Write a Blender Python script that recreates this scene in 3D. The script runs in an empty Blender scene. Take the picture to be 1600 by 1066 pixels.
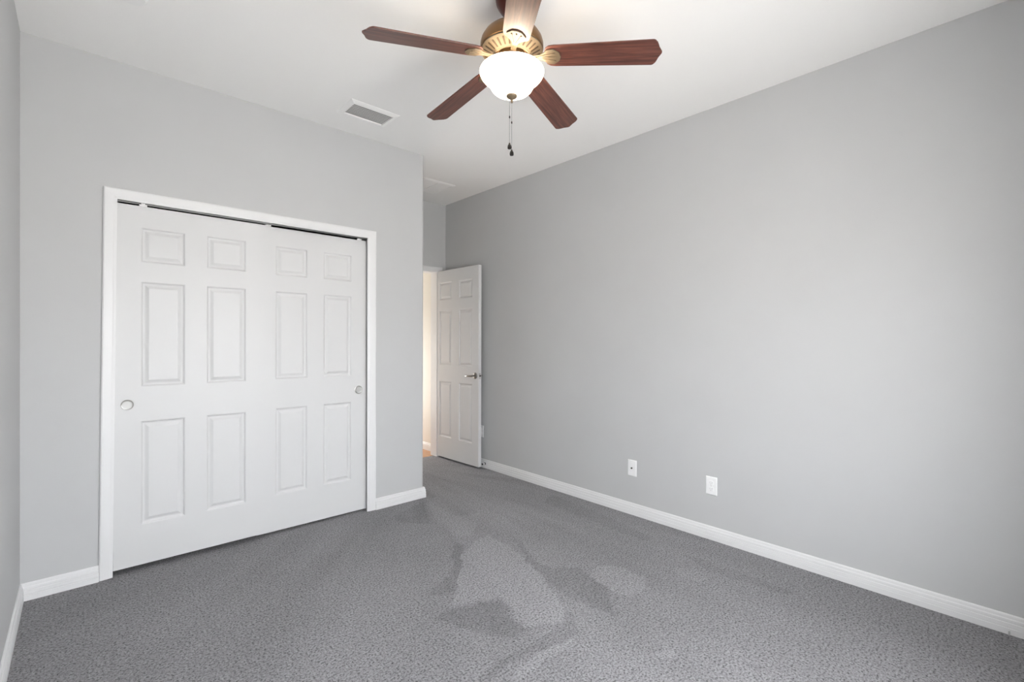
import bpy, bmesh, math, random
from mathutils import Vector, Matrix, noise

S = bpy.context.scene
C = S.collection
PI = math.pi
random.seed(4)

# ------------------------------------------------------------------ camera
H_CAM = 1.281
yaw, pitch, roll = math.radians(42.539), math.radians(-0.102), math.radians(0.1315)
F = Vector((math.sin(yaw), math.cos(yaw), 0))
R = Vector((math.cos(yaw), -math.sin(yaw), 0))
U = Vector((0, 0, 1))
F2 = F * math.cos(pitch) + U * math.sin(pitch)
U2 = U * math.cos(pitch) - F * math.sin(pitch)
R3 = R * math.cos(roll) + U2 * math.sin(roll)
U3 = U2 * math.cos(roll) - R * math.sin(roll)
cam = bpy.data.cameras.new('camera')
cam.sensor_width = 36.0
cam.lens = 36.0 * 736.94 / 1600.0
cam.clip_start = 0.02
cam_ob = bpy.data.objects.new('camera', cam)
M = Matrix((R3, U3, -F2)).transposed().to_4x4()
M.translation = Vector((0, 0, H_CAM))
cam_ob.matrix_world = M
C.objects.link(cam_ob)
S.camera = cam_ob

# ------------------------------------------------------------------ look
S.view_settings.view_transform = 'Standard'
S.view_settings.look = 'None'
S.view_settings.gamma = 1.0
S.view_settings.use_curve_mapping = False
S.view_settings.exposure = 0.09
S.cycles.max_bounces = 10
S.cycles.diffuse_bounces = 8
S.cycles.use_denoising = True
S.cycles.sample_clamp_indirect = 8.0

# room dimensions (metres)
XL, XR = -0.213, 3.005        # left and right walls
YN, YC, YE = -0.27, 3.314, 4.373   # window wall, closet wall, end wall of the entry
XE = 2.068                    # end of the closet wall
H = 2.78
T = 0.12
WX0, WX1, WZ0, WZ1 = 0.1, 1.9, 0.55, 1.9     # window opening in the wall behind the camera

# ------------------------------------------------------------------ light
SKY = 20.0
SKY_V, GROUND_V = 0.71, 0.57     # relative brightness of the sky and of the sunlit ground
LAMP, BULB, HALL_LAMP, HALL_FILL = 7.0, 2.0, 5.0, 32.0
w = bpy.data.worlds.new('daylight')
S.world = w
w.use_nodes = True
nt = w.node_tree
nt.nodes.clear()
out = nt.nodes.new('ShaderNodeOutputWorld')
bg = nt.nodes.new('ShaderNodeBackground')
tc = nt.nodes.new('ShaderNodeTexCoord')
sp = nt.nodes.new('ShaderNodeSeparateXYZ')
rp = nt.nodes.new('ShaderNodeValToRGB')
rp.color_ramp.elements[0].position = 0.46
rp.color_ramp.elements[0].color = (GROUND_V * 1.015, GROUND_V, GROUND_V * 0.97, 1)      # sunlit ground and neighbouring houses
rp.color_ramp.elements[1].position = 0.56
rp.color_ramp.elements[1].color = (SKY_V * 0.975, SKY_V, SKY_V * 1.025, 1)      # bright hazy sky
mr = nt.nodes.new('ShaderNodeMapRange')
mr.inputs[1].default_value = -1.0
mr.inputs[2].default_value = 1.0
nt.links.new(tc.outputs['Generated'], sp.inputs[0])
nt.links.new(sp.outputs['Z'], mr.inputs[0])
nt.links.new(mr.outputs[0], rp.inputs[0])
nt.links.new(rp.outputs[0], bg.inputs[0])
bg.inputs[1].default_value = SKY
nt.links.new(bg.outputs[0], out.inputs[0])

def light(name, kind, loc, energy, color, size=0.1, rot=None, **kw):
    l = bpy.data.lights.new(name, kind)
    l.energy = energy
    l.color = color
    for k, v in kw.items():
        setattr(l, k, v)
    if kind == 'POINT':
        l.shadow_soft_size = size
    o = bpy.data.objects.new(name, l)
    o.location = loc
    if rot:
        o.rotation_euler = rot
    C.objects.link(o)
    return o

# daylight portal filling the window opening
pl = light('window_daylight', 'AREA', ((WX0 + WX1) / 2, YN - 0.06, (WZ0 + WZ1) / 2), 1.0, (1, 1, 1),
           rot=(PI / 2, 0, 0), shape='RECTANGLE', size=WX1 - WX0, size_y=WZ1 - WZ0)
pl.data.cycles.is_portal = True
# lamp in the hallway beyond the open door, and an unseen area light added to brighten the entry
light('hallway_lamp', 'POINT', (2.35, 5.15, 2.55), HALL_LAMP, (1.0, 0.91, 0.81), size=0.1)
light('hallway_fill_light', 'AREA', (2.62, 5.78, 1.25), HALL_FILL, (1.0, 0.97, 0.93), rot=(PI / 2 + 0.1, 0, PI), shape='RECTANGLE', size=0.6, size_y=2.1)

# ------------------------------------------------------------------ materials
def s2l(c):
    return tuple(((x / 255.0) / 12.92 if x / 255.0 <= 0.04045 else ((x / 255.0 + 0.055) / 1.055) ** 2.4) for x in c)

def mat(name, col, rough=0.6, metal=0.0, spec=0.5, bump=None, var=0.0, emit=None, coat=0.0):
    m = bpy.data.materials.new(name)
    m.use_nodes = True
    n = m.node_tree
    b = n.nodes['Principled BSDF']
    b.inputs['Base Color'].default_value = (*col, 1)
    b.inputs['Roughness'].default_value = rough
    b.inputs['Metallic'].default_value = metal
    b.inputs['Specular IOR Level'].default_value = spec
    b.inputs['Coat Weight'].default_value = coat
    t = n.nodes.new('ShaderNodeTexCoord')
    if bump:
        sc, dist, st = bump
        tex = n.nodes.new('ShaderNodeTexNoise')
        tex.inputs['Scale'].default_value = sc
        tex.inputs['Detail'].default_value = 3
        n.links.new(t.outputs['Object'], tex.inputs['Vector'])
        bp = n.nodes.new('ShaderNodeBump')
        bp.inputs['Strength'].default_value = st
        bp.inputs['Distance'].default_value = dist
        n.links.new(tex.outputs['Fac'], bp.inputs['Height'])
        n.links.new(bp.outputs[0], b.inputs['Normal'])
    if var:
        tv = n.nodes.new('ShaderNodeTexNoise')
        tv.inputs['Scale'].default_value = 3.0
        tv.inputs['Detail'].default_value = 4
        n.links.new(t.outputs['Object'], tv.inputs['Vector'])
        cr = n.nodes.new('ShaderNodeValToRGB')
        cr.color_ramp.elements[0].position = 0.3
        cr.color_ramp.elements[1].position = 0.7
        cr.color_ramp.elements[0].color = (*[c * (1 - var) for c in col], 1)
        cr.color_ramp.elements[1].color = (*[min(1, c * (1 + var)) for c in col], 1)
        n.links.new(tv.outputs['Fac'], cr.inputs[0])
        n.links.new(cr.outputs[0], b.inputs['Base Color'])
    if emit:
        b.inputs['Emission Color'].default_value = (*emit[0], 1)
        b.inputs['Emission Strength'].default_value = emit[1]
    return m

M_WALL = mat('grey_wall_paint', (0.535, 0.538, 0.542), 0.55, spec=0.3, bump=(220, 0.0006, 0.25), var=0.012)
M_CEIL = mat('ceiling_paint', (0.90, 0.895, 0.885), 0.85, spec=0.2, bump=(160, 0.001, 0.3))
M_TRIM = mat('white_trim_paint', (0.76, 0.76, 0.765), 0.38, spec=0.4, bump=(35, 0.0004, 0.1))
M_DOOR = mat('white_door_paint', (0.665, 0.665, 0.668), 0.42, spec=0.4, bump=(90, 0.0003, 0.12))
M_HALLWALL = mat('cream_hall_paint', (0.74, 0.72, 0.67), 0.6, bump=(220, 0.0006, 0.2))
M_PLASTIC = mat('white_plastic', (0.86, 0.86, 0.86), 0.35, bump=(200, 0.0001, 0.05))
M_NICKEL = mat('satin_nickel', (0.55, 0.54, 0.52), 0.32, metal=1.0, bump=(400, 0.0002, 0.1))
M_STEEL = mat('galvanised_steel', (0.30, 0.30, 0.30), 0.42, metal=0.9, var=0.06)
M_CUP = mat('brushed_pull_face', (0.50, 0.50, 0.49), 0.55, metal=0.8, bump=(300, 0.0005, 0.3))
M_LEVER = mat('dark_nickel', (0.30, 0.29, 0.27), 0.28, metal=1.0, bump=(400, 0.0002, 0.1))
M_DARK = mat('dark_slot', (0.02, 0.02, 0.02), 0.6, bump=(100, 0.0001, 0.05))
M_FOB = mat('dark_bronze_fob', (0.018, 0.014, 0.012), 0.25, metal=0.3, bump=(100, 0.0002, 0.1))
M_BRONZE = mat('antique_bronze', (0.21, 0.115, 0.05), 0.36, metal=0.75, var=0.10)
M_SLOT = mat('dark_bronze_slot', (0.045, 0.028, 0.014), 0.5, metal=0.5, bump=(120, 0.0003, 0.1))
M_CANOPY = mat('bronze_with_red_reflection', (0.085, 0.022, 0.016), 0.30, metal=0.5, var=0.08)  # bronze with the red reflection of the blades put into its base colour
M_BRASS = mat('champagne_brass', (0.165, 0.124, 0.080), 0.48, metal=0.35, var=0.10, bump=(120, 0.0006, 0.3))
M_RUBBER = mat('dark_rubber', (0.05, 0.05, 0.055), 0.7, bump=(150, 0.0002, 0.1))
M_VENT = mat('white_vent_enamel', (0.90, 0.895, 0.885), 0.45, bump=(200, 0.0002, 0.05))
M_DUCT = mat('dark_duct', (0.10, 0.10, 0.10), 0.8, bump=(60, 0.0005, 0.1))
M_BACK = mat('vent_backing_grey', (0.46, 0.46, 0.46), 0.7, bump=(60, 0.0005, 0.1))

def wood_blade():
    m = bpy.data.materials.new('rosewood_blade')
    m.use_nodes = True
    n = m.node_tree
    b = n.nodes['Principled BSDF']
    t = n.nodes.new('ShaderNodeTexCoord')
    mp = n.nodes.new('ShaderNodeMapping')
    mp.inputs['Scale'].default_value = (3.0, 55.0, 8.0)
    n.links.new(t.outputs['Object'], mp.inputs[0])
    x = n.nodes.new('ShaderNodeTexNoise')
    x.inputs['Scale'].default_value = 1.6
    x.inputs['Detail'].default_value = 6
    x.inputs['Roughness'].default_value = 0.62
    x.inputs['Distortion'].default_value = 0.5
    n.links.new(mp.outputs[0], x.inputs['Vector'])
    cr = n.nodes.new('ShaderNodeValToRGB')
    e = cr.color_ramp.elements
    e[0].position, e[0].color = 0.32, (0.050, 0.017, 0.012, 1)
    e[1].position, e[1].color = 0.68, (0.185, 0.068, 0.045, 1)
    k = cr.color_ramp.elements.new(0.5)
    k.color = (0.112, 0.038, 0.027, 1)
    n.links.new(x.outputs['Fac'], cr.inputs[0])
    n.links.new(cr.outputs[0], b.inputs['Base Color'])
    b.inputs['Roughness'].default_value = 0.34
    b.inputs['Coat Weight'].default_value = 0.2
    b.inputs['Coat Roughness'].default_value = 0.3
    return m
M_WOOD = wood_blade()

def carpet():
    m = bpy.data.materials.new('grey_cut_pile_carpet')
    m.use_nodes = True
    n = m.node_tree
    L = n.links.new
    b = n.nodes['Principled BSDF']
    t = n.nodes.new('ShaderNodeTexCoord')
    def tex(scale, detail, rough=0.6):
        x = n.nodes.new('ShaderNodeTexNoise')
        x.inputs['Scale'].default_value = scale
        x.inputs['Detail'].default_value = detail
        x.inputs['Roughness'].default_value = rough
        L(t.outputs['Object'], x.inputs['Vector'])
        return x
    def math_(op, a, bb):
        q = n.nodes.new('ShaderNodeMath')
        q.operation = op
        for i, v in enumerate((a, bb)):
            if isinstance(v, (int, float)):
                q.inputs[i].default_value = v
            else:
                L(v, q.inputs[i])
        return q.outputs[0]
    grain = tex(112, 5, 0.78)
    clump = tex(26, 3, 0.7)
    tuft = n.nodes.new('ShaderNodeTexVoronoi')
    tuft.inputs['Scale'].default_value = 150
    L(t.outputs['Object'], tuft.inputs['Vector'])
    cr = n.nodes.new('ShaderNodeValToRGB')
    e = cr.color_ramp.elements
    e[0].position, e[0].color = 0.385, (0.020, 0.019, 0.022, 1)
    e[1].position, e[1].color = 0.63, (0.372, 0.365, 0.384, 1)
    k = e.new(0.47)
    k.color = (0.222, 0.217, 0.230, 1)
    L(grain.outputs['Fac'], cr.inputs[0])
    at = n.nodes.new('ShaderNodeAttribute')
    at.attribute_name = 'nap'
    big = tex(2.2, 5, 0.6)
    f = math_('ADD', math_('MULTIPLY', at.outputs['Fac'], 0.23), math_('MULTIPLY', math_('SUBTRACT', big.outputs['Fac'], 0.5), 0.30))
    f = math_('ADD', f, math_('MULTIPLY', math_('SUBTRACT', clump.outputs['Fac'], 0.5), 0.45))
    f = math_('ADD', f, 0.98)
    mx = n.nodes.new('ShaderNodeMix')
    mx.data_type = 'RGBA'
    mx.blend_type = 'MULTIPLY'
    mx.inputs[0].default_value = 1.0
    cb = n.nodes.new('ShaderNodeCombineColor')
    for i in range(3):
        L(f, cb.inputs[i])
    L(cr.outputs[0], mx.inputs[6])
    L(cb.outputs[0], mx.inputs[7])
    L(mx.outputs[2], b.inputs['Base Color'])
    bp = n.nodes.new('ShaderNodeBump')
    bp.inputs['Strength'].default_value = 0.7
    bp.inputs['Distance'].default_value = 0.008
    L(math_('SUBTRACT', grain.outputs['Fac'], math_('MULTIPLY', tuft.outputs['Distance'], 0.3)), bp.inputs['Height'])
    L(bp.outputs[0], b.inputs['Normal'])
    b.inputs['Roughness'].default_value = 0.95
    b.inputs['Specular IOR Level'].default_value = 0.1
    b.inputs['Sheen Weight'].default_value = 0.15
    b.inputs['Sheen Roughness'].default_value = 0.6
    return m
M_CARPET = carpet()

def hall_wood():
    m = bpy.data.materials.new('orange_oak_floor')
    m.use_nodes = True
    n = m.node_tree
    b = n.nodes['Principled BSDF']
    t = n.nodes.new('ShaderNodeTexCoord')
    mp = n.nodes.new('ShaderNodeMapping')
    mp.inputs['Scale'].default_value = (12, 1.2, 1)
    n.links.new(t.outputs['Object'], mp.inputs[0])
    x = n.nodes.new('ShaderNodeTexNoise')
    x.inputs['Scale'].default_value = 4
    x.inputs['Detail'].default_value = 6
    n.links.new(mp.outputs[0], x.inputs['Vector'])
    cr = n.nodes.new('ShaderNodeValToRGB')
    cr.color_ramp.elements[0].color = (0.30, 0.13, 0.05, 1)
    cr.color_ramp.elements[1].color = (0.62, 0.33, 0.15, 1)
    n.links.new(x.outputs['Fac'], cr.inputs[0])
    n.links.new(cr.outputs[0], b.inputs['Base Color'])
    b.inputs['Roughness'].default_value = 0.35
    return m
M_HALLFLOOR = hall_wood()
M_GLASS = mat('lit_opal_glass', (0.9, 0.86, 0.78), 0.25, emit=((1.0, 0.86, 0.67), LAMP))

# ------------------------------------------------------------------ mesh helpers
def obj(name, bm, m, parent=None, smooth=False, bevel=0.0, loc=None):
    bmesh.ops.recalc_face_normals(bm, faces=bm.faces)
    me = bpy.data.meshes.new(name)
    bm.to_mesh(me)
    bm.free()
    for mm in (m if isinstance(m, (list, tuple)) else [m]):
        me.materials.append(mm)
    o = bpy.data.objects.new(name, me)
    C.objects.link(o)
    if parent:
        o.parent = parent
    if loc:
        o.location = loc
    if smooth:
        for p in me.polygons:
            p.use_smooth = True
        md = o.modifiers.new('edges', 'EDGE_SPLIT')
        md.split_angle = math.radians(38)
    if bevel:
        md = o.modifiers.new('soft_edges', 'BEVEL')
        md.width = bevel
        md.segments = 2
        md.limit_method = 'ANGLE'
    return o

def box(bm, x0, x1, y0, y1, z0, z1):
    v = [bm.verts.new((x, y, z)) for x in (x0, x1) for y in (y0, y1) for z in (z0, z1)]
    for f in ((0, 1, 3, 2), (4, 6, 7, 5), (0, 4, 5, 1), (2, 3, 7, 6), (0, 2, 6, 4), (1, 5, 7, 3)):
        bm.faces.new([v[i] for i in f])
    return v

def boxes(*bs):
    bm = bmesh.new()
    for b in bs:
        box(bm, *b)
    return bm

def lathe(bm, prof, seg=64, close=False, c=(0, 0, 0)):
    """Revolve (r, z) pairs about Z through c."""
    rings = []
    for r, z in prof:
        if r < 1e-6:
            rings.append([bm.verts.new((c[0], c[1], c[2] + z))])
        else:
            rings.append([bm.verts.new((c[0] + r * math.cos(2 * PI * i / seg), c[1] + r * math.sin(2 * PI * i / seg), c[2] + z)) for i in range(seg)])
    pairs = list(zip(rings, rings[1:]))
    if close:
        pairs.append((rings[-1], rings[0]))
    for a, b in pairs:
        for i in range(seg):
            j = (i + 1) % seg
            if len(a) == 1 and len(b) == 1:
                continue
            if len(a) == 1:
                bm.faces.new((a[0], b[i], b[j]))
            elif len(b) == 1:
                bm.faces.new((a[i], b[0], a[j]))
            else:
                bm.faces.new((a[i], b[i], b[j], a[j]))

def prism(bm, pts, z0, z1, xf=None):
    """Extrude a closed 2D outline from z0 to z1."""
    lo = [bm.verts.new((x, y, z0)) for x, y in pts]
    hi = [bm.verts.new((x, y, z1)) for x, y in pts]
    bm.faces.new(lo[::-1])
    bm.faces.new(hi)
    for i in range(len(pts)):
        j = (i + 1) % len(pts)
        bm.faces.new((lo[i], lo[j], hi[j], hi[i]))
    if xf:
        for v in lo + hi:
            v.co = xf(v.co)

def tube(bm, p0, p1, r, seg=12):
    p0, p1 = Vector(p0), Vector(p1)
    d = (p1 - p0).normalized()
    a = d.orthogonal().normalized()
    b = d.cross(a)
    A = [bm.verts.new(p0 + (a * math.cos(2 * PI * i / seg) + b * math.sin(2 * PI * i / seg)) * r) for i in range(seg)]
    B = [bm.verts.new(p1 + (a * math.cos(2 * PI * i / seg) + b * math.sin(2 * PI * i / seg)) * r) for i in range(seg)]
    bm.faces.new(A[::-1])
    bm.faces.new(B)
    for i in range(seg):
        j = (i + 1) % seg
        bm.faces.new((A[i], A[j], B[j], B[i]))

def sweep(bm, prof, path, up):
    """Sweep an open-ended closed profile [(out, up)] along straight mitred path points; out = direction normal to path in plan."""
    rings = []
    for P, o in path:
        rings.append([bm.verts.new(Vector(P) + Vector(o) * a + Vector(up) * b) for a, b in prof])
    n = len(prof)
    for A, B in zip(rings, rings[1:]):
        for i in range(n):
            j = (i + 1) % n
            bm.faces.new((A[i], A[j], B[j], B[i]))
    bm.faces.new(rings[0][::-1])
    bm.faces.new(rings[-1])

def empty(name, loc, rz=0.0):
    o = bpy.data.objects.new(name, None)
    o.empty_display_size = 0.1
    o.location = loc
    o.rotation_euler = (0, 0, rz)
    C.objects.link(o)
    return o

def tag(o, label, cat, kind=None, group=None):
    o['label'] = label
    o['category'] = cat
    if kind:
        o['kind'] = kind
    if group:
        o['group'] = group
    return o

def struct(name, bm, m, label, cat, **kw):
    return tag(obj(name, bm, m, **kw), label, cat, 'structure')

# ------------------------------------------------------------------ room shell
# carpet: a fine grid so that the brushed nap can be laid out patch by patch
NAP = [
 (0.9, [(1.707, 2.294), (1.98, 2.403), (1.975, 2.186), (1.864, 1.797), (1.703, 1.476), (1.638, 1.419), (1.478, 1.491), (1.487, 1.594), (1.548, 1.765), (1.412, 1.824), (1.316, 1.869), (1.453, 2.015)]),
 (-0.8, [(2.176, 2.562), (2.105, 2.329), (1.908, 1.926), (1.823, 1.679), (1.801, 1.513), (1.832, 1.28), (1.988, 1.433), (2.089, 1.703), (1.968, 1.813), (1.939, 1.898), (2.042, 2.125)]),
 (0.9, [(2.149, 1.648), (2.24, 1.566), (2.253, 1.39), (2.169, 1.316), (2.04, 1.34), (2.002, 1.421), (2.037, 1.586)]),
 (-0.8, [(1.286, 1.855), (1.438, 1.8), (1.527, 1.741), (1.462, 1.617), (1.478, 1.491), (1.379, 1.479), (1.312, 1.591), (1.2, 1.817)]),
 (-0.8, [(1.757, 2.456), (1.767, 2.375), (1.594, 2.152), (1.402, 1.966), (1.292, 2.021), (1.499, 2.128)]),
 (-0.7, [(1.679, 3.106), (2.017, 3.21), (1.799, 2.815), (1.65, 2.95)]),
 (0.8, [(1.198, 1.323), (1.381, 1.351), (1.558, 1.349), (1.555, 1.286), (1.371, 1.301), (1.238, 1.287)]),
 (0.7, [(1.73, 1.033), (1.827, 1.006), (1.797, 0.942), (1.715, 0.96)]),
 (-0.9, [(1.873, 2.748), (1.948, 2.724), (1.919, 2.662), (1.862, 2.689)]),
 (-0.7, [(1.512, 1.391), (1.729, 1.453), (1.604, 1.307), (1.251, 1.382), (1.125, 1.364), (1.085, 1.4), (1.294, 1.43)]),
 (0.5, [(2.038, 3.191), (2.027, 2.79), (2.188, 2.74), (1.909, 2.467), (1.806, 2.485), (1.873, 2.837)]),
 (-0.5, [(2.885, 2.659), (2.823, 1.975), (2.739, 1.638), (2.656, 1.639), (2.674, 2.021), (2.714, 2.579)]),
 (-0.6, [(2.676, 1.382), (2.693, 1.154), (2.695, 0.79), (2.63, 0.803), (2.576, 1.203)]),
 (0.5, [(2.481, 1.346), (2.551, 1.171), (2.428, 1.153), (2.383, 1.272)]),
 (-0.9, [(1.947, 0.762), (1.968, 0.715), (1.956, 0.671), (1.925, 0.726)]),
 (-0.6, [(2.214, 3.524), (2.152, 3.262), (2.106, 3.244), (2.087, 3.321)]),
]
def inside(x, y, poly):
    c = False
    j = len(poly) - 1
    for i in range(len(poly)):
        xi, yi = poly[i]
        xj, yj = poly[j]
        if (yi > y) != (yj > y) and x < (xj - xi) * (y - yi) / (yj - yi) + xi:
            c = not c
        j = i
    return c

def build_floor():
    x0, x1, y0, y1, st = XL - T, XR + T, YN - T, 4.44, 0.0165
    nx, ny = int((x1 - x0) / st), int((y1 - y0) / st)
    bm = bmesh.new()
    lay = bm.verts.layers.float.new('nap')
    g = []
    dx, dy = (x1 - x0) / nx, (y1 - y0) / ny
    for i in range(nx + 1):
        col = []
        for j in range(ny + 1):
            x, y = x0 + i * dx, y0 + j * dy
            v = bm.verts.new((x, y, 0))
            wx = x + 0.016 * noise.noise(Vector((x * 9, y * 9, 0.3))) + 0.012 * noise.noise(Vector((x * 40, y * 40, 7)))
            wy = y + 0.016 * noise.noise(Vector((x * 9, y * 9, 5.3))) + 0.012 * noise.noise(Vector((x * 40, y * 40, 3)))
            val = 0.0
            for wgt, poly in NAP:
                if inside(wx, wy, poly):
                    val = wgt
            # long brush strokes fanning out from the doorway
            ang = math.atan2(x - 2.45, 4.3 - y)
            rad = math.hypot(x - 2.45, 4.3 - y)
            val += 0.55 * noise.noise(Vector((ang * 9, rad * 0.9, 2.0))) + 0.3 * noise.noise(Vector((ang * 26, rad * 1.5, 9.0)))
            v[lay] = val
            col.append(v)
        g.append(col)
    for i in range(nx):
        for j in range(ny):
            bm.faces.new((g[i][j], g[i + 1][j], g[i + 1][j + 1], g[i][j + 1]))
    # skirt gives the carpet its slab
    rim = [e for e in bm.edges if e.is_boundary]
    ret = bmesh.ops.extrude_edge_only(bm, edges=rim)
    vs = [q for q in ret['geom'] if isinstance(q, bmesh.types.BMVert)]
    for v in vs:
        v.co.z = -0.1
    rim = [e for e in bm.edges if e.is_boundary]
    bmesh.ops.contextual_create(bm, geom=rim)
    return struct('floor', bm, M_CARPET, 'grey cut-pile carpet floor with brushed light and dark patches', 'floor')
build_floor()

struct('ceiling', boxes((XL - T, XR + T, YN - T, 5.9, H, H + 0.1)), M_CEIL, 'flat white ceiling above the fan and vents', 'ceiling')
struct('wall_left', boxes((XL - T, XL, YN - T, YE + T, 0, H)), M_WALL, 'light grey wall seen edge-on beside the closet wall', 'wall')
struct('wall_right', boxes((XR, XR + T, YN - T, YE + 0.10, 0, H)), M_WALL, 'long plain light grey wall with the outlets', 'wall')

# closet wall: opening with bullnose end
OX0, OX1, OZ = 0.118, 1.592, 2.052
def closet_wall():
    bm = bmesh.new()
    box(bm, XL, OX0, YC, YC + T, 0, H)
    box(bm, OX0, OX1, YC, YC + T, OZ, H)
    r, n = 0.022, 8
    pts = [(OX1, YC), (XE - r, YC)]
    pts += [(XE - r + r * math.sin(PI / 2 * i / n), YC + r - r * math.cos(PI / 2 * i / n)) for i in range(1, n + 1)]
    pts += [(XE, YE), (XE - T, YE), (XE - T, YC + T), (OX1, YC + T)]
    prism(bm, pts, 0, H)
    return struct('wall_back', bm, M_WALL, 'light grey closet wall with a rounded outer corner', 'wall')
o = closet_wall()
for p in o.data.polygons:
    p.use_smooth = False

DX0, DX1, DZ = 2.19, 2.905, 2.035
struct('wall_end', boxes((XL, DX0, YE, YE + T, 0, H), (DX1, XR, YE, YE + T, 0, H), (DX0, DX1, YE, YE + T, DZ, H)),
       M_WALL, 'narrow light grey wall above the hallway doorway', 'wall')
struct('wall_front', boxes((XL, WX0, YN - T, YN, 0, H), (WX1, XR, YN - T, YN, 0, H), (WX0, WX1, YN - T, YN, 0, WZ0), (WX0, WX1, YN - T, YN, WZ1, H)),
       M_WALL, 'light grey wall that holds the window opposite the closet', 'wall')

# hallway beyond the door
struct('floor_hall', boxes((1.5, XR + T, 4.44, 5.9, -0.1, -0.006)), M_HALLFLOOR, 'orange wood hallway floor just past the doorway', 'floor')
struct('wall_hall', boxes((XR, XR + T, YE + 0.10, 5.9, 0, H), (1.5, XR, 5.8, 5.9, 0, H), (1.4, 1.5, YE + T, 5.9, 0, H)),
       M_HALLWALL, 'warm cream hallway wall glimpsed past the open door', 'wall')

# ------------------------------------------------------------------ trim
BASE = [(0, 0), (0.0145, 0), (0.0145, 0.026), (0.0122, 0.0275), (0.0122, 0.030), (0.0142, 0.0315), (0.0138, 0.048), (0.0112, 0.050), (0.0112, 0.0535), (0.0126, 0.055), (0.0122, 0.064), (0.0085, 0.069), (0.0085, 0.073), (0.0075, 0.080), (0.004, 0.084), (0.0, 0.0845)]
def baseboard(name, path, label):
    bm = bmesh.new()
    sweep(bm, BASE, path, (0, 0, 1))
    return struct(name, bm, M_TRIM, label, 'baseboard')
baseboard('baseboard_right', [((XR, YN, 0), (-1, 0, 0)), ((XR, YE - 0.001, 0), (-1, 0, 0))], 'long white baseboard along the foot of the right wall')
baseboard('baseboard_left', [((XL, YN, 0), (1, 0, 0)), ((XL, YC, 0), (1, -1, 0)), ((0.077, YC, 0), (0, -1, 0))], 'short white baseboard turning the corner to the closet casing')
baseboard('baseboard_back', [((1.646, YC, 0), (0, -1, 0)), ((XE, YC, 0), (1, -1, 0)), ((XE, YE - 0.001, 0), (1, 0, 0))], 'white baseboard wrapping the outer corner beside the closet')
baseboard('baseboard_hall', [((XR, YE + T + 0.02, -0.006), (-1, 0, 0)), ((XR, 5.8, -0.006), (-1, 0, 0))], 'white hallway baseboard beyond the open door')

CAS = [(0.0, 0.0), (0.0, 0.010), (0.010, 0.012), (0.016, 0.014), (0.045, 0.017), (0.054, 0.017), (0.060, 0.013), (0.060, 0.0)]   # across (inner to outer), thickness
def casing(name, xi0, xi1, zi, y, ny, wd, label, lean=0.0, wl=None, wr=None):
    """Three mitred lengths of casing around an opening; ny = outward direction."""
    bm = bmesh.new()
    wl = wl or wd
    wr = wr or wd
    def ring(x, z, dx, dz):
        return [bm.verts.new((x + dx * a / 0.060, y + ny * t, z + dz * a / 0.060)) for a, t in CAS]
    rs = [ring(xi0 + 0.0, 0.004, -wl, 0), ring(xi0 + lean, zi, -wl, wd), ring(xi1, zi, wr, wd), ring(xi1, 0.004, wr, 0)]
    n = len(CAS)
    for A, B in zip(rs, rs[1:]):
        for i in range(n):
            j = (i + 1) % n
            bm.faces.new((A[i], A[j], B[j], B[i]))
    bm.faces.new(rs[0][::-1])
    bm.faces.new(rs[-1])
    return struct(name, bm, M_TRIM, label, 'door trim')
casing('trim_1', 0.1325, 1.577, 2.036, YC, -1, 0.058, 'white moulded casing framing the sliding closet doors', lean=0.0185, wl=0.0565, wr=0.067)
casing('trim_2', DX0 + 0.003, DX1 - 0.003, DZ - 0.014, YE, -1, 0.060, 'white casing around the hallway doorway behind the open door', wr=0.054)
# door jamb lining of the hallway doorway
struct('trim_3', boxes((DX0 - 0.0, DX0 + 0.014, YE + 0.001, YE + T - 0.001, 0.0, DZ - 0.014), (DX1 - 0.014, DX1, YE + 0.001, YE + T - 0.001, 0.0, DZ - 0.014),
                       (DX0, DX1, YE + 0.001, YE + T - 0.001, DZ - 0.014, DZ)), M_TRIM, 'white jamb lining inside the hallway doorway', 'door trim')

# window behind the camera
def window():
    fr = boxes((WX0, WX1, YN - 0.10, YN - 0.05, WZ0, WZ0 + 0.045), (WX0, WX1, YN - 0.10, YN - 0.05, WZ1 - 0.045, WZ1),
               (WX0, WX0 + 0.045, YN - 0.10, YN - 0.05, WZ0 + 0.045, WZ1 - 0.045), (WX1 - 0.045, WX1, YN - 0.10, YN - 0.05, WZ0 + 0.045, WZ1 - 0.045),
               (WX0 + 0.045, WX1 - 0.045, YN - 0.095, YN - 0.055, (WZ0 + WZ1) / 2 - 0.02, (WZ0 + WZ1) / 2 + 0.02))
    o = struct('window_1', fr, M_TRIM, 'white framed window in the wall opposite the closet', 'window')
    obj('window_sill', boxes((WX0 - 0.03, WX1 + 0.03, YN - 0.05, YN + 0.03, WZ0 - 0.025, WZ0)), M_TRIM, o)
window()

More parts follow.
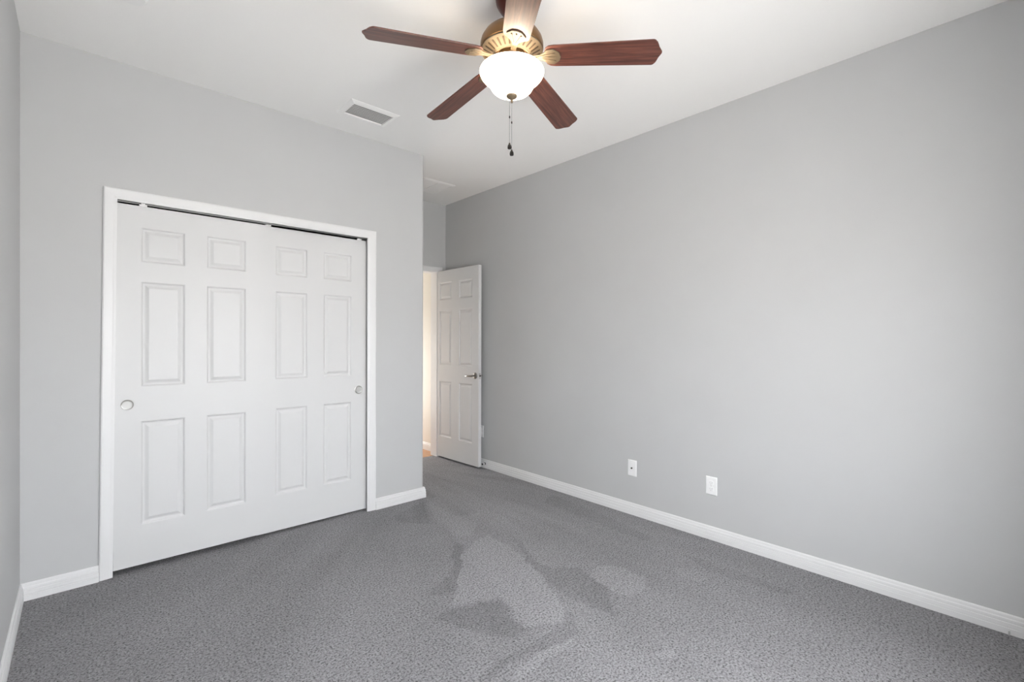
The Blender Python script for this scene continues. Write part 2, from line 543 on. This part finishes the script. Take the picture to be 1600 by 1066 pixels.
# ------------------------------------------------------------------ six panel doors
def panel_face(bm, w_, h_, y, sgn, panels):
    """Front sheet in the XZ plane at depth y with moulded panels; sgn = outward direction along y. Panels = (x0, x1, z0, z1)."""
    xs = sorted({0.0, w_, *[p[0] for p in panels], *[p[1] for p in panels]})
    zs = sorted({0.0, h_, *[p[2] for p in panels], *[p[3] for p in panels]})
    cache = {}
    def V(x, z, d):
        k = (round(x, 5), round(z, 5), round(d, 5))
        if k not in cache:
            cache[k] = bm.verts.new((x, y - sgn * d, z))
        return cache[k]
    for i in range(len(xs) - 1):
        for j in range(len(zs) - 1):
            cx, cz = (xs[i] + xs[i + 1]) / 2, (zs[j] + zs[j + 1]) / 2
            if any(p[0] < cx < p[1] and p[2] < cz < p[3] for p in panels):
                continue
            bm.faces.new((V(xs[i], zs[j], 0), V(xs[i + 1], zs[j], 0), V(xs[i + 1], zs[j + 1], 0), V(xs[i], zs[j + 1], 0)))
    steps = [(0.0, 0.0), (0.004, 0.0012), (0.010, 0.0088), (0.0155, 0.0100), (0.019, 0.0100), (0.022, 0.0090), (0.036, 0.0018), (0.0385, 0.0015)]
    for p in panels:
        rings = []
        for ins, d in steps:
            a, b_, c, e = p[0] + ins, p[1] - ins, p[2] + ins, p[3] - ins
            rings.append([V(a, c, d), V(b_, c, d), V(b_, e, d), V(a, e, d)])
        for A, B in zip(rings, rings[1:]):
            for i in range(4):
                j = (i + 1) % 4
                bm.faces.new((A[i], A[j], B[j], B[i]))
        bm.faces.new(rings[-1])
    return xs, zs

def door_slab(w_, h_, th, panels):
    """Slab with its front face at y = 0 looking to -y and its back at y = th."""
    bm = bmesh.new()
    xs, zs = panel_face(bm, w_, h_, 0.0, -1, panels)
    panel_face(bm, w_, h_, th, 1, panels)
    bmesh.ops.remove_doubles(bm, verts=bm.verts, dist=1e-6)
    rim = [e for e in bm.edges if e.is_boundary]
    bmesh.ops.bridge_loops(bm, edges=rim)
    return bm

def rows(cols, z0):
    return [(a, b_, c - z0, e - z0) for a, b_ in cols for c, e in ((0.252, 0.827), (1.017, 1.602), (1.707, 1.902))]

def cup_pull(parent, x, z, y, r):
    bm = bmesh.new()
    lathe(bm, [(r, 0.0), (r, 0.0012), (r * 0.93, 0.0022), (r * 0.87, 0.0018), (r * 0.84, -0.0005)], 48)
    rot = Matrix.Rotation(PI / 2, 4, 'X')
    bmesh.ops.transform(bm, matrix=Matrix.Translation((x, y, z)) @ rot, verts=bm.verts)
    p = obj('finger_pull', bm, M_NICKEL, parent, smooth=True)
    bm = bmesh.new()
    lathe(bm, [(r * 0.85, 0.0002), (r * 0.78, -0.0006), (r * 0.5, -0.001), (0, -0.001)], 48)
    bmesh.ops.transform(bm, matrix=Matrix.Translation((x, y - 0.0016, z)) @ rot, verts=bm.verts)
    obj('pull_cup', bm, M_CUP, p, smooth=True)

def hanger(parent, x, h_):
    p = obj('roller_hanger', boxes((x - 0.018, x + 0.018, 0.004, 0.007, h_ - 0.005, h_ + 0.012), (x - 0.012, x + 0.012, 0.007, 0.022, h_ + 0.0005, h_ + 0.006)), M_PLASTIC, parent, bevel=0.001)
    bm = bmesh.new()
    tube(bm, (x, 0.008, h_ + 0.016), (x, 0.016, h_ + 0.016), 0.009, 20)
    obj('roller_wheel', bm, M_PLASTIC, p, smooth=True)

def sliding_door(name, x0, w_, y, z0, z1, cols, pull, label, hangers, r):
    root = empty(name, (x0, y, z0))
    tag(root, label, 'door', 'structure', 'sliding closet doors')
    obj('slab', door_slab(w_, z1 - z0, 0.0315, rows(cols, z0)), M_DOOR, root)
    cup_pull(root, pull[0] - x0, pull[1] - z0, -0.0004, r)
    for hx in hangers:
        hanger(root, hx - x0, z1 - z0)
    return root
sliding_door('door_1', 0.1345, 0.748, YC + 0.001, 0.032, 2.018, [(0.1165, 0.3225), (0.4265, 0.6395)], (0.193, 0.923),
             'white six-panel sliding closet door, the one in front with the pale round pull', (0.262,), 0.0285)
sliding_door('door_2', 0.841, 0.748, YC + 0.036, 0.016, 2.021, [(0.113, 0.320), (0.427, 0.634)], (1.529, 0.911),
             'white six-panel sliding closet door, the one behind with the darker round pull', (0.910, 1.535), 0.0305)

# sliding door track
t = empty('sliding_door_track', (0, 0, 0))
tag(t, 'grey metal double track above the sliding closet doors, under the head casing', 'door track')
obj('track_channel', boxes((OX0 + 0.002, OX1 - 0.002, YC - 0.001, YC + 0.074, 2.0495, 2.0515), (OX0 + 0.002, OX1 - 0.002, YC + 0.072, YC + 0.074, 2.041, 2.0495),
                           (OX0 + 0.002, OX1 - 0.002, YC + 0.034, YC + 0.0355, 2.034, 2.0495)), M_STEEL, t)
obj('track_rail', boxes((OX0 + 0.002, OX1 - 0.002, YC + 0.0195, YC + 0.031, 2.0385, 2.0402)), M_STEEL, t)
obj('track_rail', boxes((OX0 + 0.002, OX1 - 0.002, YC + 0.054, YC + 0.0655, 2.0385, 2.0402)), M_STEEL, t)

# hinged door, swung open towards the right wall
ax, ay = 2.913, 3.664
bx, by = 2.889, 4.352
DW = math.hypot(bx - ax, by - ay)
d3 = empty('door_3', (bx, by, 0.02), math.atan2(ay - by, ax - bx))
tag(d3, 'white six-panel hinged door standing open against the right wall', 'door', 'structure')
# local x runs from the hinge to the free edge, local y towards the room side of the leaf
slab = door_slab(DW, 2.008, 0.036, [])
slab.free()
def hinged_slab():
    z0 = 0.02
    cols = [(4.352 - 4.320, 4.352 - 4.104), (4.352 - 3.979, 4.352 - 3.762)]
    pn = [(a, b_, c - z0, e - z0) for a, b_ in cols for c, e in ((0.237, 0.838), (1.013, 1.600), (1.712, 1.903))]
    bm = door_slab(DW, 2.008, 0.036, pn)
    return bm
obj('slab', hinged_slab(), M_DOOR, d3)
def lever(side):
    """Lever set on the leaf face; side -1 = visible face (y = 0), +1 = room face."""
    y0 = 0.0 if side < 0 else 0.036
    x, z = DW - 0.050, 0.905
    bm = bmesh.new()
    lathe(bm, [(0, 0.011), (0.012, 0.011), (0.016, 0.010), (0.027, 0.007), (0.031, 0.003), (0.032, 0.0)], 40)
    bmesh.ops.transform(bm, matrix=Matrix.Translation((x, y0, z)) @ Matrix.Rotation(PI / 2 * (1 if side < 0 else -1), 4, 'X'), verts=bm.verts)
    h = obj('lever_handle', bm, M_LEVER, d3, smooth=True)
    bm = bmesh.new()
    tube(bm, (x, y0, z), (x, y0 + side * 0.045, z), 0.010, 20)
    # curved lever arm pointing to the hinge side
    N = 10
    prev = None
    rings = []
    for i in range(N + 1):
        s = i / N
        px = x + 0.010 - 0.115 * s
        py = y0 + side * (0.042 + 0.010 * math.sin(s * PI))
        pz = z - 0.006 * s
        ry, rz = 0.0065 - 0.002 * s, 0.0105 - 0.0035 * s
        rings.append([bm.verts.new((px, py + ry * math.cos(2 * PI * k / 14), pz + rz * math.sin(2 * PI * k / 14))) for k in range(14)])
    for A, B in zip(rings, rings[1:]):
        for k in range(14):
            j = (k + 1) % 14
            bm.faces.new((A[k], A[j], B[j], B[k]))
    bm.faces.new(rings[0][::-1])
    bm.faces.new(rings[-1])
    obj('lever_arm', bm, M_LEVER, h, smooth=True)
lever(-1)
lever(1)
lp = obj('latch_plate', boxes((DW - 0.0005, DW + 0.0012, 0.006, 0.030, 0.875, 0.934)), M_NICKEL, d3, bevel=0.0005)
bm = bmesh.new()
tube(bm, (DW, 0.018, 0.905), (DW + 0.009, 0.018, 0.905), 0.008, 16)
obj('latch_bolt', bm, M_RUBBER, lp, smooth=True)
for hz in (0.18, 0.96, 1.80):
    bm = bmesh.new()
    tube(bm, (-0.004, 0.041, hz), (-0.004, 0.041, hz + 0.09), 0.0055, 14)
    box(bm, 0.0, 0.03, 0.0355, 0.0375, hz, hz + 0.09)
    obj('hinge', bm, M_NICKEL, d3)

# ------------------------------------------------------------------ wall plates
def plate(y, z, name, label, cat):
    root = empty(name, (XR, y, z), PI / 2)          # local -y ... x along wall
    # local frame: x = along the wall (+Y), y = -X (into the room), z up
    root.rotation_euler = (0, 0, PI / 2)
    tag(root, label, cat, group='electrical outlets along the long wall' if cat == 'outlet' else None)
    bm = bmesh.new()
    w2, h2 = 0.0365, 0.0585
    prof = [(w2, h2, 0.0), (w2, h2, 0.003), (w2 - 0.004, h2 - 0.004, 0.0062)]
    rings = [[bm.verts.new((sx * a, yy, sz * b_)) for sx, sz in ((-1, -1), (1, -1), (1, 1), (-1, 1))] for a, b_, yy in prof]
    for A, B in zip(rings, rings[1:]):
        for i in range(4):
            j = (i + 1) % 4
            bm.faces.new((A[i], A[j], B[j], B[i]))
    bm.faces.new(rings[-1])
    bm.faces.new(rings[0][::-1])
    obj('cover_plate', bm, M_PLASTIC, root, bevel=0.0008)
    return root

def rounded(w2, h2, r, n=6):
    pts = []
    for cx, cz, a0 in ((w2 - r, h2 - r, 0), (-w2 + r, h2 - r, 90), (-w2 + r, -h2 + r, 180), (w2 - r, -h2 + r, 270)):
        for i in range(n + 1):
            a = math.radians(a0 + 90 * i / n)
            pts.append((cx + r * math.cos(a), cz + r * math.sin(a)))
    return pts

def duplex(root):
    for zc, rr in ((0.0195, 0.013), (-0.0195, 0.006)):
        bm = bmesh.new()
        prism(bm, rounded(0.0165, 0.0145, rr), 0.005, 0.0105, lambda c: Vector((c.x, c.z, c.y + zc)))
        rc = obj('receptacle', bm, M_PLASTIC, root, bevel=0.0008)
        sl = boxes((-0.0075, -0.0055, 0.0102, 0.0108, zc - 0.001, zc + 0.007), (0.0055, 0.0075, 0.0102, 0.0108, zc - 0.001, zc + 0.006), (-0.002, 0.002, 0.0102, 0.0108, zc - 0.009, zc - 0.005))
        obj('slot', sl, M_BACK, rc)
    bm = bmesh.new()
    tube(bm, (0, 0.005, 0), (0, 0.0072, 0), 0.003, 12)
    obj('screw', bm, M_NICKEL, root)

p1 = plate(1.959, 0.3415, 'cable_jack', 'white wall plate with a single dark coaxial jack in its middle', 'wall plate')
bm = bmesh.new()
tube(bm, (0, 0.005, 0), (0, 0.0085, 0), 0.0075, 6)
nut = obj('jack_nut', bm, M_NICKEL, p1)
bm = bmesh.new()
tube(bm, (0, 0.008, 0), (0, 0.016, 0), 0.0048, 14)
obj('jack_barrel', bm, M_FOB, nut)
for sz in (-0.042, 0.042):
    bm = bmesh.new()
    tube(bm, (0, 0.005, sz), (0, 0.0070, sz), 0.0028, 12)
    obj('screw', bm, M_PLASTIC, p1)
duplex(plate(1.368, 0.345, 'electrical_outlet', 'white duplex outlet in the open wall, beyond the coaxial jack from the door', 'outlet'))
duplex(plate(3.729, 0.359, 'electrical_outlet', 'white outlet plate mostly hidden behind the open hinged door', 'outlet'))

# door stop on the right baseboard
ds = empty('door_stop', (XR - 0.0145, 3.652, 0.046))
tag(ds, 'small door stop with dark tips on the baseboard behind the open door', 'door stop')
bm = bmesh.new()
tube(bm, (0.0, 0, 0), (-0.006, 0, 0), 0.011, 16)
obj('base', bm, M_RUBBER, ds)
bm = bmesh.new()
tube(bm, (-0.006, 0, 0), (-0.030, 0, 0), 0.0055, 14)
obj('shaft', bm, M_PLASTIC, ds)
bm = bmesh.new()
tube(bm, (-0.030, 0, 0), (-0.040, 0, 0), 0.0085, 16)
obj('bumper', bm, M_RUBBER, ds)

# short cable stub at the foot of the right wall
bm = bmesh.new()
tube(bm, (XR - 0.019, 0.046, 0.0), (XR - 0.017, 0.046, 0.017), 0.0032, 10)
tag(obj('cable_stub', bm, M_BACK), 'tiny grey stub by the right baseboard at its end farthest from the door', 'cable stub')

# ------------------------------------------------------------------ ceiling vents
def register(name, x0, x1, y0, y1, border, label):
    cx, cy = (x0 + x1) / 2, (y0 + y1) / 2
    root = empty(name, (cx, cy, H))
    tag(root, label, 'air vent', group='air vents on the ceiling')
    a, b_ = (x1 - x0) / 2, (y1 - y0) / 2
    bm = bmesh.new()
    prof = [(0.0, 0.0), (0.002, -0.003), (border * 0.55, -0.0085), (border - 0.004, -0.0115), (border, -0.011), (border, 0.0)]
    rings = [[bm.verts.new((sx * (a - i), sy * (b_ - i), z)) for sx, sy in ((-1, -1), (1, -1), (1, 1), (-1, 1))] for i, z in prof]
    for A, B in zip(rings, rings[1:]):
        for i in range(4):
            j = (i + 1) % 4
            bm.faces.new((A[i], A[j], B[j], B[i]))
    obj('vent_frame', bm, M_VENT, root)
    return root, a - border, b_ - border

vr, a, b_ = register('ceiling_vent', 1.244, 1.580, 2.832, 3.064, 0.034, 'white slotted ceiling vent above the closet, nearest the fan')
obj('vent_backing', boxes((-a, a, -b_, b_, -0.0015, -0.0003)), M_BACK, vr)
N = 8
for i in range(N):
    yc = -b_ + (i + 0.62) * (2 * b_) / N
    bm = bmesh.new()
    prism(bm, [(-0.0105, -0.0112), (0.0070, -0.0030), (0.0064, -0.0018), (-0.0113, -0.0100)], -a, a, lambda c: Vector((c.z, c.x + yc, c.y)))
    obj('louver', bm, M_VENT, vr)

vr, a, b_ = register('ceiling_vent', 2.33, 2.69, 3.745, 4.105, 0.026, 'white square ceiling vent over the entry, half hidden by the closet corner')
obj('vent_backing', boxes((-a, a, -b_, b_, -0.0015, -0.0003)), M_VENT, vr)
obj('divider', boxes((-0.006, 0.006, -b_, b_, -0.012, -0.0015)), M_VENT, vr)
for sx in (-1, 1):
    N = 12
    for i in range(N):
        yc = -b_ + (i + 0.5) * (2 * b_) / N
        bm = bmesh.new()
        x0_, x1_ = sorted((sx * 0.006, sx * a))
        prism(bm, [(-0.0130, -0.0050), (0.0105, -0.0100), (0.0105, -0.0088), (-0.0130, -0.0036)], x0_, x1_, lambda c: Vector((c.z, c.x + yc, c.y)))
        obj('louver', bm, M_VENT, vr)

# smoke detector, only its rim enters the frame
sd = empty('smoke_detector', (0.163, 2.600, H))
tag(sd, 'white round smoke detector on the ceiling, only its rim in view', 'smoke detector')
bm = bmesh.new()
lathe(bm, [(0.064, 0.0), (0.064, -0.010), (0.060, -0.013)], 48)
obj('base', bm, M_PLASTIC, sd, smooth=True)
bm = bmesh.new()
lathe(bm, [(0.060, -0.010), (0.058, -0.026), (0.050, -0.034), (0.0, -0.036)], 48)
obj('cover', bm, M_PLASTIC, sd, smooth=True)

# ------------------------------------------------------------------ ceiling fan
FX, FY = 1.4010, 1.5319
fan = empty('ceiling_fan', (FX, FY, H))
tag(fan, 'bronze ceiling fan with five dark wood blades and a lit white glass bowl', 'ceiling fan')
def fz(prof):
    return [(r, z - H) for r, z in prof]
def part(name, prof, m, seg=72, close=False, parent=fan, smooth=True):
    bm = bmesh.new()
    lathe(bm, fz(prof), seg, close)
    return obj(name, bm, m, parent, smooth=smooth)

part('canopy', [(0.0, H), (0.071, H), (0.0715, 2.770), (0.069, 2.756), (0.062, 2.742), (0.050, 2.724), (0.037, 2.708), (0.028, 2.700), (0.0, 2.700)], M_CANOPY)
part('downrod', [(0.0, 2.70), (0.020, 2.70), (0.020, 2.64), (0.0, 2.64)], M_CANOPY, 32)
part('motor_housing', [(0.0, 2.655), (0.045, 2.656), (0.072, 2.650), (0.098, 2.638), (0.120, 2.619), (0.133, 2.598), (0.138, 2.580), (0.1385, 2.562), (0.137, 2.556), (0.130, 2.553), (0.0, 2.553)], M_BRONZE)
# slotted flange under the motor
fl = part('slotted_flange', [(0.128, 2.557), (0.1345, 2.554), (0.1345, 2.549), (0.130, 2.546), (0.086, 2.527), (0.083, 2.523), (0.078, 2.522), (0.077, 2.535)], M_BRASS, 96)
for i in range(30):
    a = 2 * PI * (i + 0.5) / 30
    bm = bmesh.new()
    # raised slot rib lying on the cone
    ca, sa = math.cos(a), math.sin(a)
    def xf(c, ca=ca, sa=sa):
        r, wy, k = c.x, c.y, c.z
        zc = 2.527 + (r - 0.086) / (0.130 - 0.086) * (2.546 - 2.527) - H - k
        return Vector((r * ca - wy * sa, r * sa + wy * ca, zc))
    ww = 0.0042
    pts = [(0.092, -ww * 0.8), (0.122, -ww), (0.1245, -ww * 0.5), (0.1245, ww * 0.5), (0.122, ww), (0.092, ww * 0.8), (0.090, 0)]
    prism(bm, pts, -0.0006, 0.0009, xf)
    obj('slot', bm, M_SLOT, fl)
part('switch_housing', [(0.0, 2.535), (0.060, 2.535), (0.060, 2.505), (0.056, 2.498), (0.056, 2.488), (0.0, 2.488)], M_BRONZE)
part('bowl_fitter', [(0.0, 2.492), (0.056, 2.492), (0.066, 2.488), (0.071, 2.482), (0.072, 2.476), (0.068, 2.474), (0.0, 2.474)], M_BRONZE)

# glass bowl: open shell
outer = [(0.134, 2.466), (0.1395, 2.4645), (0.1415, 2.4600), (0.1405, 2.4530), (0.1360, 2.4430), (0.1280, 2.4330), (0.1170, 2.4250), (0.1060, 2.4185), (0.1005, 2.4130), (0.0985, 2.4070),
         (0.0965, 2.3980), (0.0900, 2.3860), (0.0790, 2.3750), (0.0620, 2.3660), (0.0420, 2.3605), (0.0200, 2.3580), (0.0, 2.3575)]
inner = [(max(0.0, r - 0.004) if r > 0 else 0.0, z + 0.004) for r, z in outer[1:]]
part('light_bowl', inner[::-1] + outer, M_GLASS)
part('finial', [(0.0, 2.360), (0.023, 2.3575), (0.0245, 2.3535), (0.022, 2.349), (0.012, 2.3425), (0.006, 2.3385), (0.0050, 2.332), (0.0046, 2.325), (0.0, 2.325)], M_BRASS, 40)
light('fan_bulb', 'POINT', (FX, FY, 2.430), BULB, (1.0, 0.85, 0.66), size=0.03)

# blades
DROOP, PITCH = math.radians(5.18), math.radians(-12.0)
ZH = 2.5264
def outline():
    x0, x1 = 0.148, 0.635
    pts = []
    # root: rounded shoulders
    pts += [(x0, -0.030), (x0 + 0.006, -0.044), (x0 + 0.020, -0.0535), (x0 + 0.040, -0.0565)]
    pts += [(x1 - 0.040, -0.0655), (x1 - 0.036, -0.0650)]
    # ogee tip
    tip = [(-0.062, -0.0300), (-0.052, -0.0215), (-0.040, -0.0165), (-0.026, -0.0120), (-0.013, -0.0050), (-0.005, -0.0008), (0.0, 0.0)]
    for yv, dx in tip:
        pts.append((x1 + dx, yv))
    for yv, dx in tip[-2::-1]:
        pts.append((x1 + dx, -yv))
    pts += [(x1 - 0.036, 0.0650), (x1 - 0.040, 0.0655), (x0 + 0.040, 0.0565), (x0 + 0.020, 0.0535), (x0 + 0.006, 0.044), (x0, 0.030)]
    return pts

def make_blade():
    bm = bmesh.new()
    prism(bm, outline(), -0.003, 0.003)
    bl = obj('blade', bm, M_WOOD, fan, bevel=0.0012)
    # shield-shaped iron under the root of the blade
    bm = bmesh.new()
    sh = [(0.070, -0.012), (0.100, -0.011), (0.128, -0.014), (0.146, -0.024), (0.158, -0.037), (0.186, -0.041), (0.211, -0.021), (0.217, 0.0),
          (0.211, 0.021), (0.186, 0.041), (0.158, 0.037), (0.146, 0.024), (0.128, 0.014), (0.100, 0.011), (0.070, 0.012)]
    prism(bm, sh, -0.0078, -0.0030)
    br = obj('blade_iron', bm, M_BRASS, bl, bevel=0.0015)
    # raised ribs fanning into the shield
    for yv in (-0.020, 0.0, 0.020):
        bm = bmesh.new()
        n = 12
        pts_l, pts_r = [], []
        for i in range(n + 1):
            s = i / n
            x = 0.085 + 0.112 * s - (0.004 if yv else 0) * s
            yy = yv * max(0.0, (s - 0.25) / 0.75) ** 0.8
            wv = 0.0042 - 0.0012 * s
            pts_l.append((x, yy - wv))
            pts_r.append((x, yy + wv))
        prism(bm, pts_l + pts_r[::-1], -0.0105, -0.0070)
        obj('rib', bm, M_BRASS, br, bevel=0.001)
    return bl

PH = -0.95307
first = make_blade()
def place(bl, k):
    bl.location = (0, 0, ZH - H)
    bl.rotation_mode = 'XYZ'
    bl.rotation_euler = (Matrix.Rotation(PH + k * 2 * PI / 5, 3, 'Z') @ Matrix.Rotation(DROOP, 3, 'Y') @ Matrix.Rotation(PITCH, 3, 'X')).to_euler('XYZ')
place(first, 0)
for k in range(1, 5):
    c = first.copy()
    C.objects.link(c)
    for ch in list(first.children):
        d = ch.copy()
        C.objects.link(d)
        d.parent = c
        for g in list(ch.children):
            e = g.copy()
            C.objects.link(e)
            e.parent = d
    place(c, k)

# pull chains hanging beside the finial
def chain(dx, z_top, z_con, z_bot):
    ox, oy = R.x * dx, R.y * dx
    bm = bmesh.new()
    tube(bm, (ox, oy, z_top - H), (ox, oy, z_bot - H + 0.020), 0.0008, 6)
    n = int((z_top - z_bot - 0.02) / 0.0042)
    for i in range(n):
        bmesh.ops.create_icosphere(bm, subdivisions=1, radius=0.0014, matrix=Matrix.Translation((ox, oy, z_top - H - 0.0042 * (i + 0.5))))
    ch = obj('pull_chain', bm, M_STEEL, fan)
    bm = bmesh.new()
    lathe(bm, [(0, 0.006), (0.0022, 0.005), (0.0030, 0.0), (0.0022, -0.005), (0, -0.006)], 12, c=(ox, oy, z_con - H))
    obj('chain_connector', bm, M_FOB, ch, smooth=True)
    bm = bmesh.new()
    lathe(bm, [(0, 0.028), (0.0032, 0.026), (0.0040, 0.021), (0.0066, 0.0175), (0.0086, 0.012), (0.0092, 0.006), (0.0080, 0.001), (0.0045, 0.0), (0, 0.0)], 20, c=(ox, oy, z_bot - H))
    obj('pull_fob', bm, M_FOB, ch, smooth=True)
chain(-0.0095, 2.331, 2.262, 2.122)
chain(0.0, 2.327, 2.238, 2.093)
